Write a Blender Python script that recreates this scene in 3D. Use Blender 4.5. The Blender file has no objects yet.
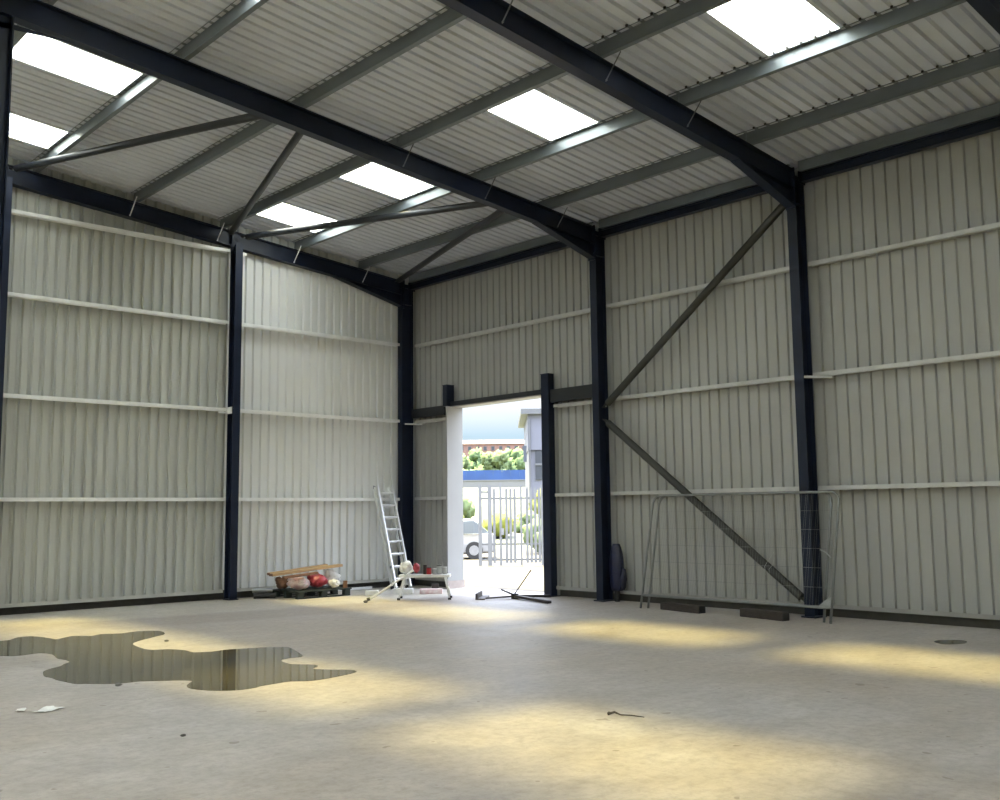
import bpy, math, random
from mathutils import Vector, Matrix
random.seed(7)
SC = bpy.context.scene
COL = SC.collection
PI = math.pi

# ------------------------------------------------------------------ materials
def new_mat(name):
    m = bpy.data.materials.new(name); m.use_nodes = True
    nt = m.node_tree
    return m, nt, nt.nodes['Principled BSDF']

def mat(name, col, rough=0.5, metal=0.0, var=0.0, scale=6.0, bump=0.0, spec=0.5, stretch=(1, 1, 1), dirt=None):
    m, nt, b = new_mat(name)
    b.inputs['Base Color'].default_value = (*col, 1)
    b.inputs['Roughness'].default_value = rough
    b.inputs['Metallic'].default_value = metal
    b.inputs['Specular IOR Level'].default_value = spec
    if var or bump:
        tc = nt.nodes.new('ShaderNodeTexCoord'); mp = nt.nodes.new('ShaderNodeMapping')
        mp.inputs['Scale'].default_value = stretch
        nz = nt.nodes.new('ShaderNodeTexNoise'); nz.inputs['Scale'].default_value = scale; nz.inputs['Detail'].default_value = 5
        nt.links.new(tc.outputs['Object'], mp.inputs['Vector']); nt.links.new(mp.outputs['Vector'], nz.inputs['Vector'])
        if var:
            r = nt.nodes.new('ShaderNodeValToRGB')
            d = dirt or tuple(c * (1 - var) for c in col)
            r.color_ramp.elements[0].position = 0.3; r.color_ramp.elements[1].position = 0.7
            r.color_ramp.elements[0].color = (*d, 1)
            r.color_ramp.elements[1].color = (*[min(1, c * (1 + var * 0.5)) for c in col], 1)
            nt.links.new(nz.outputs['Fac'], r.inputs['Fac']); nt.links.new(r.outputs['Color'], b.inputs['Base Color'])
        if bump:
            bp = nt.nodes.new('ShaderNodeBump'); bp.inputs['Strength'].default_value = bump; bp.inputs['Distance'].default_value = 0.02
            nt.links.new(nz.outputs['Fac'], bp.inputs['Height']); nt.links.new(bp.outputs['Normal'], b.inputs['Normal'])
    return m

M = {}
M['steel'] = mat('navy painted steel', (0.0085, 0.0145, 0.0340), 0.42, 0, 0.25, 3.0, spec=0.3)
M['brace'] = mat('dark grey painted tube', (0.014, 0.017, 0.022), 0.38, 0, 0.2, 4.0)
M['galv'] = mat('galvanised steel', (0.52, 0.54, 0.55), 0.42, 0.35, 0.12, 5.0)
M['purlin'] = mat('galvanised purlin steel', (0.165, 0.188, 0.205), 0.36, 0.4, 0.15, 4.0, stretch=(1, .3, 1))
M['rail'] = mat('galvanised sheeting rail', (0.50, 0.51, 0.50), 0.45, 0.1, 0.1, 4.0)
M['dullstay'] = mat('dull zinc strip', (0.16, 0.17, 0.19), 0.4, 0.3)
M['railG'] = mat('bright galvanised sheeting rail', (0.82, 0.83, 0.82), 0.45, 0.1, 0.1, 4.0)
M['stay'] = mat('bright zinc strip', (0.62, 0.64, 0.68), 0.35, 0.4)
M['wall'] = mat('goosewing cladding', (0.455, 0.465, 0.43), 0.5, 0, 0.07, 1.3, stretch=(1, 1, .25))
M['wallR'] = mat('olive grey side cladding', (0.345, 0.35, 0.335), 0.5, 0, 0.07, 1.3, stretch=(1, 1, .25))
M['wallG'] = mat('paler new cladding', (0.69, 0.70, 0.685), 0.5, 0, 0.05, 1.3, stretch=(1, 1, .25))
M['roof'] = mat('roof sheet underside', (0.55, 0.585, 0.65), 0.5, 0, 0.10, 0.9)
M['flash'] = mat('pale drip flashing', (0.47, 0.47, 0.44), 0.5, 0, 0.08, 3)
M['upstand'] = mat('dark base strip', (0.060, 0.058, 0.050), 0.8, 0, 0.3, 5)
M['white'] = mat('white door lining', (0.33, 0.335, 0.33), 0.45, 0, 0.03, 2)
M['alu'] = mat('mill aluminium', (0.72, 0.73, 0.73), 0.35, 0.45, 0.08, 8)
M['fence'] = mat('galvanised fence tube', (0.24, 0.255, 0.255), 0.45, 0.3, 0.15, 9)
M['black'] = mat('black plastic', (0.016, 0.016, 0.017), 0.5)
M['sleeper'] = mat('dark stained timber', (0.045, 0.036, 0.032), 0.8, 0, 0.4, 8, 0.3, stretch=(6, 1, 6))
M['timber'] = mat('sawn softwood', (0.52, 0.34, 0.17), 0.7, 0, 0.25, 6, 0.1, stretch=(1, 8, 8))
M['brown'] = mat('brown timber', (0.22, 0.11, 0.06), 0.75, 0, 0.3, 7)
M['pallet'] = mat('dark green pallet', (0.026, 0.036, 0.028), 0.75, 0, 0.4, 7)
M['sack'] = mat('white woven sack', (0.72, 0.72, 0.70), 0.6, 0, 0.12, 9, 0.3)
M['redsack'] = mat('red plastic sack', (0.42, 0.05, 0.07), 0.4, 0, 0.25, 8, 0.3)
M['pinksack'] = mat('white and pink plastic sack', (0.74, 0.68, 0.67), 0.45, 0, 0.35, 7, 0.3, dirt=(0.66, 0.36, 0.37))
M['red'] = mat('red paint', (0.45, 0.03, 0.035), 0.4)
M['tarp'] = mat('navy plastic sheet', (0.010, 0.014, 0.045), 0.42, 0, 0.4, 6, 0.4)
M['rust'] = mat('rusty dark steel', (0.060, 0.050, 0.044), 0.6, 0.3, 0.4, 12)
M['scrap'] = mat('bare grey steel', (0.30, 0.31, 0.33), 0.4, 0.6, 0.15, 9)
M['paper'] = mat('white paper scrap', (0.78, 0.78, 0.76), 0.6, 0, 0.12, 12)
M['stone'] = mat('grey rubble', (0.19, 0.18, 0.165), 0.85, 0, 0.3, 20)
M['wire'] = mat('pale wire', (0.45, 0.46, 0.44), 0.5)
# yard
M['yard'] = mat('pale concrete yard', (0.072, 0.064, 0.058), 0.85, 0, 0.12, 1.2)
M['hill'] = mat('pale rough grass', (0.105, 0.112, 0.082), 0.9, 0, 0.3, 0.3)
M['palisade'] = mat('galvanised palisade', (0.165, 0.172, 0.18), 0.5, 0.1, 0.1, 3)
M['gorse'] = mat('yellow gorse', (0.145, 0.150, 0.012), 0.8, 0, 0.5, 2.2, 0.5, dirt=(0.06, 0.085, 0.018))
M['leafA'] = mat('mid green leaves', (0.095, 0.145, 0.060), 0.8, 0, 0.5, 1.1, 0.6, dirt=(0.045, 0.080, 0.036))
M['leafB'] = mat('fresh green leaves', (0.125, 0.165, 0.072), 0.8, 0, 0.5, 0.9, 0.6, dirt=(0.065, 0.098, 0.042))
M['trunk'] = mat('bark', (0.05, 0.04, 0.03), 0.9)
M['blue'] = mat('blue hoarding paint', (0.018, 0.058, 0.185), 0.6, 0, 0.25, 0.3)
M['brick'] = mat('red brick far', (0.20, 0.115, 0.095), 0.8, 0, 0.2, 1.5)
M['rooftile'] = mat('dark red roof tile', (0.15, 0.11, 0.115), 0.8, 0, 0.2, 2)
M['window'] = mat('dark window glass', (0.05, 0.055, 0.065), 0.2)
M['unit'] = mat('lilac grey cladding', (0.135, 0.14, 0.175), 0.5, 0, 0.05, 1)
M['unitdark'] = mat('slate grey cladding', (0.05, 0.06, 0.08), 0.5, 0, 0.05, 1)
M['unittrim'] = mat('pale roof trim', (0.105, 0.11, 0.12), 0.5)
M['bankwall'] = mat('pale retaining wall', (0.15, 0.152, 0.15), 0.7, 0, 0.1, .3)
M['car'] = mat('white car paint', (0.24, 0.242, 0.248), 0.3)
M['carglass'] = mat('car glass', (0.05, 0.06, 0.07), 0.15)
M['tyre'] = mat('tyre rubber', (0.02, 0.02, 0.02), 0.8)
M['lamp'] = mat('clear red lens', (0.30, 0.03, 0.03), 0.3)
M['screwmat'] = mat('dark fixing washer', (0.03, 0.03, 0.03), 0.6)

def floor_material():
    m, nt, b = new_mat('concrete floor')
    N = nt.nodes.new; L = nt.links.new
    tc = N('ShaderNodeTexCoord')
    def noise(scale, detail=6, rough=0.6, vec=None):
        n = N('ShaderNodeTexNoise'); n.inputs['Scale'].default_value = scale; n.inputs['Detail'].default_value = detail
        n.inputs['Roughness'].default_value = rough
        L(vec or tc.outputs['Object'], n.inputs['Vector']); return n
    def ramp(fac, p0, c0, p1, c1):
        r = N('ShaderNodeValToRGB'); r.color_ramp.elements[0].position = p0; r.color_ramp.elements[1].position = p1
        r.color_ramp.elements[0].color = (*c0, 1); r.color_ramp.elements[1].color = (*c1, 1); L(fac, r.inputs['Fac']); return r
    def mix(f, a, c, typ='MIX'):
        x = N('ShaderNodeMix'); x.data_type = 'RGBA'; x.blend_type = typ
        if isinstance(f, float): x.inputs[0].default_value = f
        else: L(f, x.inputs[0])
        L(a, x.inputs[6]); L(c, x.inputs[7]); return x.outputs[2]
    big = noise(0.30, 4); mid = noise(1.9, 8, 0.72); fine = noise(11, 7, 0.78)
    base = ramp(big.outputs['Fac'], 0.35, (0.425, 0.380, 0.335), 0.66, (0.455, 0.435, 0.425))
    mott = ramp(mid.outputs['Fac'], 0.30, (0.70, 0.685, 0.665), 0.60, (1.0, 1.0, 1.0))
    c = mix(1.0, base.outputs['Color'], mott.outputs['Color'], 'MULTIPLY')
    fr = ramp(fine.outputs['Fac'], 0.34, (0.70, 0.69, 0.67), 0.56, (1.03, 1.03, 1.03))
    c = mix(0.75, c, fr.outputs['Color'], 'MULTIPLY')
    # trowel sweeps
    mp = N('ShaderNodeMapping'); mp.inputs['Scale'].default_value = (0.6, 2.6, 1); mp.inputs['Rotation'].default_value = (0, 0, 0.75)
    L(tc.outputs['Object'], mp.inputs['Vector'])
    sw = noise(1.6, 5, 0.6, mp.outputs['Vector'])
    sr = ramp(sw.outputs['Fac'], 0.36, (0.80, 0.78, 0.765), 0.60, (1, 1, 1))
    c = mix(0.35, c, sr.outputs['Color'], 'MULTIPLY')
    # small dark specks
    sp = noise(5.5, 2, 0.5); spr = ramp(sp.outputs['Fac'], 0.70, (1, 1, 1), 0.73, (0.52, 0.49, 0.45))
    c = mix(0.8, c, spr.outputs['Color'], 'MULTIPLY')
    # later pour of paler concrete along the gable wall, bounded by a wandering joint
    sep = N('ShaderNodeSeparateXYZ'); L(tc.outputs['Object'], sep.inputs[0])
    def math_(op, a, v):
        x = N('ShaderNodeMath'); x.operation = op
        if hasattr(a, 'links'): L(a, x.inputs[0])
        else: x.inputs[0].default_value = a
        if hasattr(v, 'links'): L(v, x.inputs[1])
        else: x.inputs[1].default_value = v
        return x.outputs[0]
    # tan band of older concrete below that joint
    lin = math_('ADD', math_('MULTIPLY', sep.outputs['X'], 0.12), sep.outputs['Y'])
    wob = math_('MULTIPLY', math_('SUBTRACT', mid.outputs['Fac'], 0.5), 0.9)
    v = math_('ABSOLUTE', math_('SUBTRACT', math_('ADD', lin, wob), 16.30), 0.0)
    m1 = N('ShaderNodeMapRange'); m1.inputs['From Min'].default_value = 0.55; m1.inputs['From Max'].default_value = 0.85; m1.inputs['To Min'].default_value = 1.0; m1.inputs['To Max'].default_value = 0.0; L(v, m1.inputs[0])
    m2 = N('ShaderNodeMapRange'); m2.inputs['From Min'].default_value = 6.0; m2.inputs['From Max'].default_value = 7.2; L(sep.outputs['X'], m2.inputs[0])
    m3 = math_('MULTIPLY', m1.outputs[0], m2.outputs[0]); m3 = math_('MULTIPLY', m3, 0.85)
    c = mix(m3, c, mix(1.0, c, ramp(fine.outputs['Fac'], 0.2, (0.80, 0.755, 0.71), 0.8, (0.86, 0.81, 0.77)).outputs['Color'], 'MULTIPLY'))
    m4 = N('ShaderNodeMapRange'); m4.inputs['From Min'].default_value = 17.05; m4.inputs['From Max'].default_value = 17.3; L(math_('ADD', lin, wob), m4.inputs[0])
    c = mix(m4.outputs[0], c, mix(1.0, c, ramp(fine.outputs['Fac'], 0.2, (1.06, 1.08, 1.03), 0.8, (1.16, 1.18, 1.12)).outputs['Color'], 'MULTIPLY'))
    L(c, b.inputs['Base Color'])
    rr = ramp(mid.outputs['Fac'], 0.3, (0.38, 0.38, 0.38), 0.7, (0.62, 0.62, 0.62)); L(rr.outputs['Color'], b.inputs['Roughness'])
    b.inputs['Specular IOR Level'].default_value = 0.45
    bp = N('ShaderNodeBump'); bp.inputs['Strength'].default_value = 0.12; bp.inputs['Distance'].default_value = 0.01
    L(mid.outputs['Fac'], bp.inputs['Height']); L(bp.outputs['Normal'], b.inputs['Normal'])
    return m
M['floor'] = floor_material()

def pane_material():
    m, nt, b = new_mat('translucent rooflight sheet')
    out = nt.nodes['Material Output']; nt.nodes.remove(b)
    tr = nt.nodes.new('ShaderNodeBsdfTransparent'); tr.inputs['Color'].default_value = (0.92, 0.89, 0.82, 1)
    tl = nt.nodes.new('ShaderNodeBsdfTranslucent'); tl.inputs['Color'].default_value = (0.80, 0.88, 1.0, 1)
    mx = nt.nodes.new('ShaderNodeMixShader'); mx.inputs[0].default_value = 0.54
    nt.links.new(tr.outputs[0], mx.inputs[1]); nt.links.new(tl.outputs[0], mx.inputs[2]); nt.links.new(mx.outputs[0], out.inputs[0])
    return m
M['pane'] = pane_material()

def water_material():
    m, nt, b = new_mat('puddle water on concrete')
    b.inputs['Base Color'].default_value = (0.085, 0.078, 0.058, 1); b.inputs['Roughness'].default_value = 0.015
    b.inputs['IOR'].default_value = 1.31; b.inputs['Specular IOR Level'].default_value = 0.5
    return m
M['water'] = water_material()

# ------------------------------------------------------------------ mesh helpers
class MB:
    def __init__(s): s.v = []; s.f = []; s.mi = []; s.mats = []; s.cur = 0
    def use(s, m):
        if m not in s.mats: s.mats.append(m)
        s.cur = s.mats.index(m); return s
    def add(s, vs, fs):
        o = len(s.v); s.v += [tuple(v) for v in vs]
        for f in fs: s.f.append(tuple(i + o for i in f)); s.mi.append(s.cur)
        return s
    def box(s, x0, x1, y0, y1, z0, z1):
        vs = [(x, y, z) for z in (z0, z1) for y in (y0, y1) for x in (x0, x1)]
        return s.add(vs, [(0, 2, 3, 1), (4, 5, 7, 6), (0, 1, 5, 4), (2, 6, 7, 3), (0, 4, 6, 2), (1, 3, 7, 5)])
    def obox(s, c, ax, ay, az):           # oriented box: centre, three half-vectors
        c, ax, ay, az = map(Vector, (c, ax, ay, az))
        vs = [c + i * ax + j * ay + k * az for k in (-1, 1) for j in (-1, 1) for i in (-1, 1)]
        return s.add(vs, [(0, 2, 3, 1), (4, 5, 7, 6), (0, 1, 5, 4), (2, 6, 7, 3), (0, 4, 6, 2), (1, 3, 7, 5)])
    def bar(s, p0, p1, w, h, up=(0, 0, 1)):   # rectangular bar between two points
        p0, p1 = Vector(p0), Vector(p1); d = (p1 - p0); n = d.normalized()
        u = Vector(up); u = (u - n * u.dot(n))
        if u.length < 1e-4: u = Vector((1, 0, 0)) - n * n.x
        u.normalize(); r = n.cross(u)
        return s.obox((p0 + p1) / 2, d / 2, r * w / 2, u * h / 2)
    def tube(s, pts, r, n=10, caps=True):
        pts = [Vector(p) for p in pts]; rings = []
        prev = None
        for i, p in enumerate(pts):
            d = (pts[min(i + 1, len(pts) - 1)] - pts[max(i - 1, 0)]).normalized()
            u = prev - d * prev.dot(d) if prev else d.orthogonal()
            if u.length < 1e-5: u = d.orthogonal()
            u.normalize(); prev = u; w = d.cross(u)
            rr = r[i] if isinstance(r, (list, tuple)) else r
            rings.append([p + (u * math.cos(2 * PI * k / n) + w * math.sin(2 * PI * k / n)) * rr for k in range(n)])
        o = len(s.v); vs = [q for ring in rings for q in ring]; fs = []
        for i in range(len(rings) - 1):
            for k in range(n):
                k2 = (k + 1) % n
                fs.append((i * n + k, i * n + k2, (i + 1) * n + k2, (i + 1) * n + k))
        if caps:
            fs.append(tuple(range(n - 1, -1, -1))); fs.append(tuple((len(rings) - 1) * n + k for k in range(n)))
        return s.add(vs, fs)
    def prism(s, prof, p0, p1, a, bvec):      # closed 2D profile swept from p0 to p1, axes a and bvec
        p0, p1, a, bvec = map(Vector, (p0, p1, a, bvec)); n = len(prof)
        vs = [p0 + a * x + bvec * y for x, y in prof] + [p1 + a * x + bvec * y for x, y in prof]
        fs = [(i, (i + 1) % n, n + (i + 1) % n, n + i) for i in range(n)]
        fs += [tuple(range(n - 1, -1, -1)), tuple(range(n, 2 * n))]
        return s.add(vs, fs)
    def build(s, name, m=None, parent=None, smooth=False, bevel=0.0):
        me = bpy.data.meshes.new(name); me.from_pydata(s.v, [], s.f); 
        if m is not None: me.materials.append(m)
        else:
            for q in s.mats: me.materials.append(q)
            for p, i in zip(me.polygons, s.mi): p.material_index = i
        me.update()
        if smooth: me.shade_smooth()
        o = bpy.data.objects.new(name, me); COL.objects.link(o)
        if parent is not None:
            o.parent = parent
            o.matrix_parent_inverse = Matrix.Translation(-parent.location)
        if bevel:
            bv = o.modifiers.new('bevel', 'BEVEL'); bv.width = bevel; bv.segments = 2; bv.limit_method = 'ANGLE'
        return o

def tag(o, label, cat, group=None, kind=None):
    o['label'] = label; o['category'] = cat
    if group: o['group'] = group
    if kind: o['kind'] = kind
    return o
def thing(name, loc, label, cat, group=None):
    o = bpy.data.objects.new(name, None); o.location = loc; o.empty_display_size = 0.2; COL.objects.link(o)
    return tag(o, label, cat, group)
def struct(o, label=None):
    o['kind'] = 'structure'
    if label: o['label'] = label
    return o
def lumps(name, m, parent, blobs, seed, sub=3, amp=0.18, freq=2.2):
    """one continuous lumpy surface per call built from displaced ellipsoids"""
    import bmesh
    from mathutils import noise
    bm = bmesh.new(); off = Vector((seed * 3.1, seed * 1.7, seed * 0.9))
    for (c, r) in blobs:
        t = bmesh.new(); bmesh.ops.create_icosphere(t, subdivisions=sub, radius=1)
        vm = {}
        for v in t.verts:
            d = v.co.normalized(); k = 1 + amp * noise.fractal(d * freq + off + Vector(c) * 0.37, 1.0, 2.0, 4)
            vm[v.index] = bm.verts.new((c[0] + d.x * r[0] * k, c[1] + d.y * r[1] * k, c[2] + d.z * r[2] * k))
        for f in t.faces: bm.faces.new([vm[v.index] for v in f.verts])
        t.free()
    me = bpy.data.meshes.new(name); bm.to_mesh(me); bm.free(); me.materials.append(m); me.shade_smooth()
    o = bpy.data.objects.new(name, me); COL.objects.link(o)
    if parent is not None:
        o.parent = parent; o.matrix_parent_inverse = Matrix.Translation(-parent.location)
    return o

# ------------------------------------------------------------------ camera
F_ = Vector((0.67636733, 0.7281795, 0.1108235)); R_ = Vector((0.73349304, -0.67960546, -0.01115258)); U_ = R_.cross(F_)
cam = bpy.data.cameras.new('camera'); cam.sensor_width = 36.0; cam.lens = 991.79 / 1000 * 36.0; cam.clip_end = 2000; cam.clip_start = 0.05
co = bpy.data.objects.new('camera', cam); COL.objects.link(co)
co.matrix_world = Matrix(((R_.x, U_.x, -F_.x, 0), (R_.y, U_.y, -F_.y, 0), (R_.z, U_.z, -F_.z, 1.7), (0, 0, 0, 1)))
SC.camera = co

# ------------------------------------------------------------------ building geometry
S = 0.0905                       # roof slope
XR = 3.4                         # ridge
def ztop(x):                     # top of the rafters
    return 7.27 + S * (12.66 - (x if x >= XR else 2 * XR - x))
SH = 0.205                       # purlin depth under the sheets
XW, YW = 14.52, 18.66            # inner faces of the side and gable cladding
XL, YF = 2 * XR - XW, -4.75      # opposite walls
DY0, DY1, DZ = 14.02, 17.11, 4.06    # doorway in the right wall

# --- floor
mb = MB().box(XL - 0.2, XW + 0.35, YF - 0.2, YW + 0.3, -0.25, 0.0)
struct(mb.build('floor', M['floor']))

# --- trapezoidal cladding: pitch 200 mm
PROF = [(0.0, 0.045), (0.026, 0.045), (0.046, 0.0), (0.180, 0.0), (0.2, 0.045)]        # roof
PROF_SIDE = [(0.0, 0.034), (0.018, 0.034), (0.036, 0.0), (0.184, 0.0), (0.2, 0.034)]   # side walls
PROF_GABLE = [(0.0, 0.05), (0.052, 0.05), (0.074, 0.0), (0.178, 0.0), (0.2, 0.05)]     # gable walls
def ribs(a0, a1, prof=PROF):
    k = math.floor(a0 / 0.2 + 1e-6); pts = []
    while k * 0.2 < a1 + 1e-6:
        for (u, d) in prof[:-1]: pts.append((k * 0.2 + u, d))
        k += 1
    pts = [p for p in pts if a0 - 1e-6 <= p[0] <= a1 + 1e-6]
    def dep(a):
        u = (a % 0.2)
        for (u0, d0), (u1, d1) in zip(prof, prof[1:]):
            if u0 <= u <= u1: return d0 + (d1 - d0) * (u - u0) / (u1 - u0)
        return prof[0][1]
    if pts[0][0] > a0 + 1e-4: pts.insert(0, (a0, dep(a0)))
    if pts[-1][0] < a1 - 1e-4: pts.append((a1, dep(a1)))
    return pts
def strip(mb, rows):
    n = len(rows[0]); o = []
    for r in rows: o += r
    fs = [(j * n + i, j * n + i + 1, (j + 1) * n + i + 1, (j + 1) * n + i) for j in range(len(rows) - 1) for i in range(n - 1)]
    mb.add(o, fs)
def side_sheet(mb, x, sg, y0, y1, z0, z1):           # ribs vertical, sheet facing -x (sg=1) or +x (sg=-1)
    p = ribs(y0, y1, PROF_SIDE)
    strip(mb, [[(x + sg * d, y, z0) for y, d in p], [(x + sg * d, y, z1) for y, d in p]])
def gable_sheet(mb, y, sg, x0, x1, z0):
    p = ribs(x0, x1, PROF_GABLE)
    strip(mb, [[(x, y + sg * d, z0) for x, d in p], [(x, y + sg * d, ztop(x) + SH + 0.10) for x, d in p]])

mb = MB(); ZT = 7.62
side_sheet(mb, XW, 1, YF - 0.1, DY0, 0.17, ZT); side_sheet(mb, XW, 1, DY0, DY1, DZ, ZT); side_sheet(mb, XW, 1, DY1, YW + 0.12, 0.17, ZT)
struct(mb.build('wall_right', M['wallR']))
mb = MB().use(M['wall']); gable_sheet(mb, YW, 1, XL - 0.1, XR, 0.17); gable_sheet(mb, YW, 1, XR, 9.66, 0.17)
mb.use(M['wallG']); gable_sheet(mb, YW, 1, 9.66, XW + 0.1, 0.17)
struct(mb.build('wall_back'))
mb = MB(); side_sheet(mb, XL, -1, YF - 0.1, YW + 0.12, 0.0, ZT); struct(mb.build('wall_left', M['wall']))
mb = MB(); gable_sheet(mb, YF, -1, XL - 0.1, XR, 0.0); gable_sheet(mb, YF, -1, XR, XW + 0.1, 0.0)
struct(mb.build('wall_front', M['wall']))

# --- roof sheets with rooflights
SKY_Y = [17.2, 14.2, 10.2, 6.2, 1.8, -2.6]
SKY_X = [(3.96, 5.74), (9.52, 11.20)]
def roof_piece(mb, x0, x1, y0, y1, lift=0.0):
    p = ribs(y0, y1); nx = 2
    strip(mb, [[(x, y, ztop(x) + SH + d + lift) for y, d in p] for x in (x0, x1)])
mb = MB()
edges = [YF - 0.3]
for c in sorted(SKY_Y): edges += [c - 0.5, c + 0.5]
edges.append(YW + 0.3)
for i in range(len(edges) - 1):
    y0, y1 = edges[i], edges[i + 1]
    if i % 2 == 0: roof_piece(mb, XR, XW + 0.3, y0, y1)
    else:
        xs = [XR] + [q for ab in SKY_X for q in ab] + [XW + 0.3]
        for k in range(0, len(xs), 2): roof_piece(mb, xs[k], xs[k + 1], y0, y1)
struct(mb.build('ceiling', M['roof']))
mb = MB()
ADDED_SKY_X = [(-3.00, 0.40), (-6.80, -3.30)]  # unseen left-slope rooflights, added to brighten the interior
for i in range(len(edges) - 1):
    y0, y1 = edges[i], edges[i + 1]
    if i % 2 == 0: roof_piece(mb, XR, XL - 0.3, y0, y1)
    else:
        xs = [XR, 0.40, -3.00, -3.30, -6.80, XL - 0.3]
        for k in range(0, len(xs), 2): roof_piece(mb, xs[k], xs[k + 1], y0, y1)
struct(mb.build('ceiling', M['roof']))
wn = 1
for (x0, x1) in SKY_X + ADDED_SKY_X:  # right-slope panes, then the panes added in the left slope for light
    for c in SKY_Y:
        mb = MB(); roof_piece(mb, x0, x1, c - 0.5, c + 0.5)
        o = mb.build('window_%d' % wn, M['pane']); wn += 1
        struct(o)

# --- base of the walls
mb = MB().box(XW - 0.03, XW + 0.12, YF, DY0 - 0.02, 0, 0.175).box(XW - 0.03, XW + 0.12, DY1, YW + 0.12, 0, 0.175)
struct(mb.build('baseboard_right', M['upstand']))
mb = MB().box(XL, XW, YW - 0.03, YW + 0.12, 0, 0.175); struct(mb.build('baseboard_back', M['upstand']))
ang = [(0, 0), (0.0, 0.065), (0.006, 0.065), (0.006, 0.006), (0.13, 0.006), (0.13, 0.0)]
mb = MB()
for y0, y1 in ((YF, 8.12), (8.31, 12.42), (12.61, 13.92), (17.12, 18.45)):
    mb.prism(ang, (14.39, y0, 0.135), (14.39, y1, 0.135), (1, 0, 0), (0, 0, 1))
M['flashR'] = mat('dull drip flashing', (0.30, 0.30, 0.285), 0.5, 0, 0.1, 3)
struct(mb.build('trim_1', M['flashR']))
mb = MB()
for x0, x1 in ((XL, 5.08), (5.30, 9.58), (9.77, 14.08)):
    mb.prism(ang, (x0, 18.50, 0.135), (x1, 18.50, 0.135), (0, 1, 0), (0, 0, 1))
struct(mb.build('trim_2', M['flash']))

# --- white lining of the doorway
mb = MB().box(14.20, 14.66, 17.04, 17.09, 0.17, DZ - 0.02); struct(mb.build('trim_3', M['white'], bevel=0.004))
mb = MB().box(14.33, 14.68, 13.93, 17.04, DZ - 0.03, DZ + 0.015); struct(mb.build('trim_4', M['white']))
mb = MB().box(14.44, 14.66, 13.90, 14.03, 0.0, DZ - 0.03); struct(mb.build('trim_5', M['white']))
M['plinth'] = mat('pinkish render plinth', (0.40, 0.34, 0.31), 0.8, 0, 0.15, 6)
mb = MB().box(14.21, 14.70, 17.045, 17.12, 0.0, 0.17); struct(mb.build('trim_6', M['plinth']))

# ------------------------------------------------------------------ steel frame
def I_prof(d, w, tf=0.014, tw=0.010):      # depth along first axis (0..d), width along second (centred)
    h = w / 2; t = tw / 2
    return [(0, -h), (tf, -h), (tf, -t), (d - tf, -t), (d - tf, -h), (d, -h), (d, h), (d - tf, h), (d - tf, t), (tf, t), (tf, h), (0, h)]
def bolt(mb, c, n, r=0.016, h=0.02):
    c, n = Vector(c), Vector(n); mb.tube([c, c + n * h], r, 6)

FY = {'gable': (18.47, 18.64), 'mid': (12.436, 12.60), 'fence': (8.127, 8.294), 'near': (3.83, 4.0)}
def frame_column(key, label, x0=14.11, x1=14.38, height=None, group='steel columns along the right wall'):
    y0, y1 = FY[key]; yc = (y0 + y1) / 2
    t = thing('steel_column', ((x0 + x1) / 2, yc, 0), label, 'column', group)
    h = height or ztop(x1) - 0.02
    MB().prism(I_prof(x1 - x0, y1 - y0), (x0, yc, 0.012), (x0, yc, h), (1, 0, 0), (0, 1, 0)).build('shaft', M['steel'], t)
    MB().box(x0 - 0.04, x1 + 0.04, y0 - 0.04, y1 + 0.04, 0, 0.02).build('base_plate', M['steel'], t)
    if x0 < 10: return t
    mb = MB()
    for dz in (-0.50, -0.10):                      # stiffeners at the haunch level
        mb.box(x0 + 0.014, x1 - 0.014, y0 + 0.004, y1 - 0.004, h + dz - 0.006, h + dz + 0.006)
    mb.build('stiffener', M['steel'], t)
    return t
frame_column('gable', 'dark navy steel column in the corner behind the ladder', 14.03, 14.36)
frame_column('mid', 'dark navy steel column right of the open doorway')
frame_column('fence', 'dark navy steel column standing behind the mesh fence panel')
frame_column('near', 'navy steel column under the nearest rafter, beyond right picture edge')
frame_column('mid', 'near navy steel column cut by the left picture edge', 3.26, 3.53, ztop(3.5) - 0.33, 'inner steel columns')

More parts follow.
